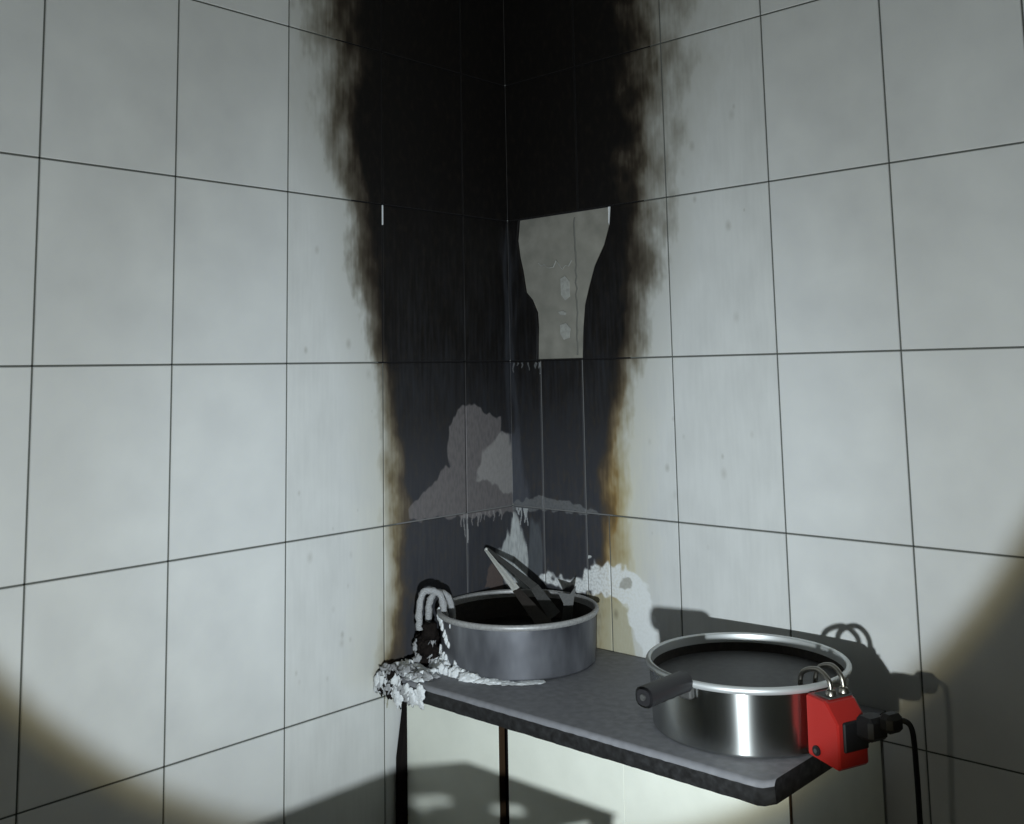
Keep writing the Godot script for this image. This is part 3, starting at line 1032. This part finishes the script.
# ------------------------------------------------------------------ extinguisher powder lying on things
func heap(called: String, lumps: Array, m: Material, label: String, nz: FastNoiseLite, amp: float, on: Node3D, least: Vector3) -> void:
	var st := begin()
	for q in lumps:
		blob(st, Vector3(q[0], q[1], q[2]), Vector3(q[3], q[4], q[5]), nz, amp, 18, least)
	var o := obj(called, st, m, on)
	o.position = -o.get_parent().position
	o.set_meta("label", label)
	o.set_meta("kind", "stuff")

func residue() -> void:
	var rng := RandomNumberGenerator.new()
	rng.seed = 7
	var nz := noise_of(90, 0.10, 4)
	var low := Vector3(0.003, TOP + 0.0008, -9)
	var hang := Vector3(0.003, -9, 0.4388)
	var fryer: Node3D = get_node("electric_fryer_001")
	var t0 := thing("powder_crust", "white and grey powder crust caked on the left end of the worktop edge", "powder", Vector3(0.07, TOP, 0.40))
	t0.set_meta("kind", "stuff")
	# lying on the slab
	var white := []
	var grey := []
	for k in 44:
		var x := rng.randf_range(0.024, 0.135)
		var z := rng.randf_range(0.372, 0.428)
		var r := rng.randf_range(0.010, 0.021) * (1.0 - x * 3.2)
		var q := [x, TOP + r * 0.15, z, r * 1.5, r * rng.randf_range(0.35, 1.1), r * 0.9]
		if rng.randf() < 0.66: white.append(q)
		else: grey.append(q)
	heap("powder", white, M.powder, "white extinguisher powder", nz, 0.9, t0, low)
	heap("burnt_crust", grey, M.powder_grey, "grey flaky burnt crust", nz, 1.0, t0, low)
	# hanging over the edge of the slab
	white = []
	grey = []
	var black := []
	for k in 54:
		var x := rng.randf_range(0.012, 0.16)
		var r := rng.randf_range(0.006, 0.013) * (1.1 - x * 2.4)
		var q := [x, TOP - rng.randf_range(0.002, 0.036), 0.4388, r * 1.2, r * rng.randf_range(0.8, 1.7), r * 0.6]
		var c := rng.randf()
		if c < 0.55: white.append(q)
		elif c < 0.86: grey.append(q)
		else: black.append(q)
	heap("powder", white, M.powder, "white extinguisher powder hanging over the edge", nz, 0.9, t0, hang)
	heap("burnt_crust", grey, M.powder_grey, "grey flaky burnt crust on the edge", nz, 1.0, t0, hang)
	heap("soot_flakes", black, M.charred, "black charred flakes on the edge", nz, 1.0, t0, hang)
	# burnt scraps and dust rising between crust and loops
	var dark := []
	var dust := []
	for k in 22:
		var r := rng.randf_range(0.006, 0.013)
		var q := [rng.randf_range(0.020, 0.065), TOP + rng.randf_range(0.004, 0.045), rng.randf_range(0.315, 0.350), r, r * 1.5, r]
		if k % 3: dark.append(q)
		else: dust.append(q)
	heap("burnt_scraps", dark, M.charred, "black burnt plastic scraps", nz, 0.9, fryer, low)
	heap("burnt_crust", dust, M.powder_grey, "grey flaky burnt crust", nz, 1.0, fryer, low)
	# the ring of powder round the foot of the burnt fryer
	var ring := []
	for k in 130:
		var t := rng.randf()
		var th := deg_to_rad(lerpf(34.0, 136.0, t))
		var size := rng.randf_range(0.005, 0.018)
		var hgt := lerpf(0.002, 0.014, smoothstep(0.15, 0.7, t)) * rng.randf_range(0.4, 1.5)
		var rr := 0.1675 + rng.randf_range(0.0, 0.014) * (0.3 + t)
		ring.append([0.176 + cos(th) * rr, TOP + 0.0005, 0.180 + sin(th) * rr, size, hgt, size])
	for k in 16:
		var th := deg_to_rad(rng.randf_range(98.0, 124.0))
		ring.append([0.176 + cos(th) * 0.168, TOP + rng.randf_range(0.008, 0.026), 0.180 + sin(th) * 0.168, 0.005, 0.010, 0.005])
	heap("powder_ring", ring, M.powder, "white powder round the foot", nz, 0.5, fryer, low)

# ------------------------------------------------------------------ what stands before the frame: the lamp and an added slotted seat shading the cabinet
func lamp_and_shade_stool() -> void:
	var aim := LAMP_AIM.normalized()
	var foot := Vector3(LAMP_AT.x - aim.x * 0.09, 0.0, LAMP_AT.z - aim.z * 0.09)
	var t := thing("work_lamp", "black hand lamp on a small tripod facing the burnt corner", "lamp", foot)
	var c := LAMP_AT - foot
	var st := begin()
	tube(st, [c - aim * 0.012, c - aim * 0.03, c - aim * 0.16], 0.034, 28, 0.0, null, 0.022)
	obj("head", st, M.rubber, t)
	st = begin()
	tube(st, [c - aim * 0.013, c - aim * 0.008], 0.028, 28)
	var glow := mat(c8(235, 245, 255), 0.3)
	glow.emission_enabled = true
	glow.emission = c8(223, 239, 252)
	glow.emission_energy_multiplier = 2.0
	obj("lamp_lens", st, glow, t)
	st = begin()
	tube(st, [Vector3(0, 0.30, 0), Vector3(0, c.y - aim.y * 0.09 - 0.02, 0)], 0.011, 12)
	obj("pole", st, M.rubber, t)
	for k in 3:
		var th := TAU * k / 3 + 0.8
		st = begin()
		tube(st, [Vector3(0, 0.34, 0), Vector3(cos(th) * 0.24, 0.006, sin(th) * 0.24)], 0.008, 10)
		obj("leg", st, M.rubber, t)

	var at := Vector3(0.776, 0, 0.948)  # added out of view to cast the shadow on the cabinet
	var s := thing("shade_stool", "unseen thin metal seat with two slots added to shade the cabinet", "shade_stool", at)
	# three thin plates; the two slots are cut out across their seams
	var slots := []  # slots shaped to throw light patches on the cabinet doors
	for sl in [[[0.784, 0.950], [0.788, 0.924], [0.805, 0.922], [0.810, 0.930], [0.808, 0.953], [0.821, 0.964], [0.798, 0.958]], [[0.829, 0.907], [0.837, 0.883], [0.855, 0.889], [0.856, 0.902], [0.841, 0.915]]]:
		var pp := PackedVector2Array()
		for q in sl:
			# measured on a plane 0.155 below the lamp; the seat lies 0.163 below it
			pp.append(Vector2(LAMP_AT.x + (q[0] - LAMP_AT.x) * 1.0516 - at.x, LAMP_AT.z + (q[1] - LAMP_AT.z) * 1.0516 - at.z))
		slots.append(pp)
	var flat := Transform3D(Basis(Vector3(1, 0, 0), Vector3(0, 0, 1), Vector3(0, -1, 0)), Vector3(0, 0.737, 0))
	var cuts := [-0.104, 0.0, 0.045, 0.104]
	for k in 3:
		var board := rect_poly(cuts[k], cuts[k + 1] - 0.0004, -0.158, 0.22)
		for pp in slots:
			var left := Geometry2D.clip_polygons(board, pp)
			board = left[0]
			for q in left:
				if absf(area_of(q)) > absf(area_of(board)): board = q
		st = begin()
		prism(st, board, 0.0, 0.0012, 0.0, flat)
		obj("seat_plate", st, M.dark_steel, s)
	for q in [[-1, -1], [1, -1], [1, 1], [-1, 1]]:
		st = begin()
		cbox(st, Vector3(0.020, 0.7355, 0.020), 0.003, Transform3D(Basis.IDENTITY, Vector3(q[0] * 0.092, 0.36775, 0.031 + q[1] * 0.176)))
		obj("leg", st, M.dark_steel, s)
	for q in [-1.0, 1.0]:
		st = begin()
		cbox(st, Vector3(0.164, 0.016, 0.012), 0.002, Transform3D(Basis.IDENTITY, Vector3(0, 0.25, 0.031 + q * 0.176)))
		obj("stretcher", st, M.dark_steel, s)
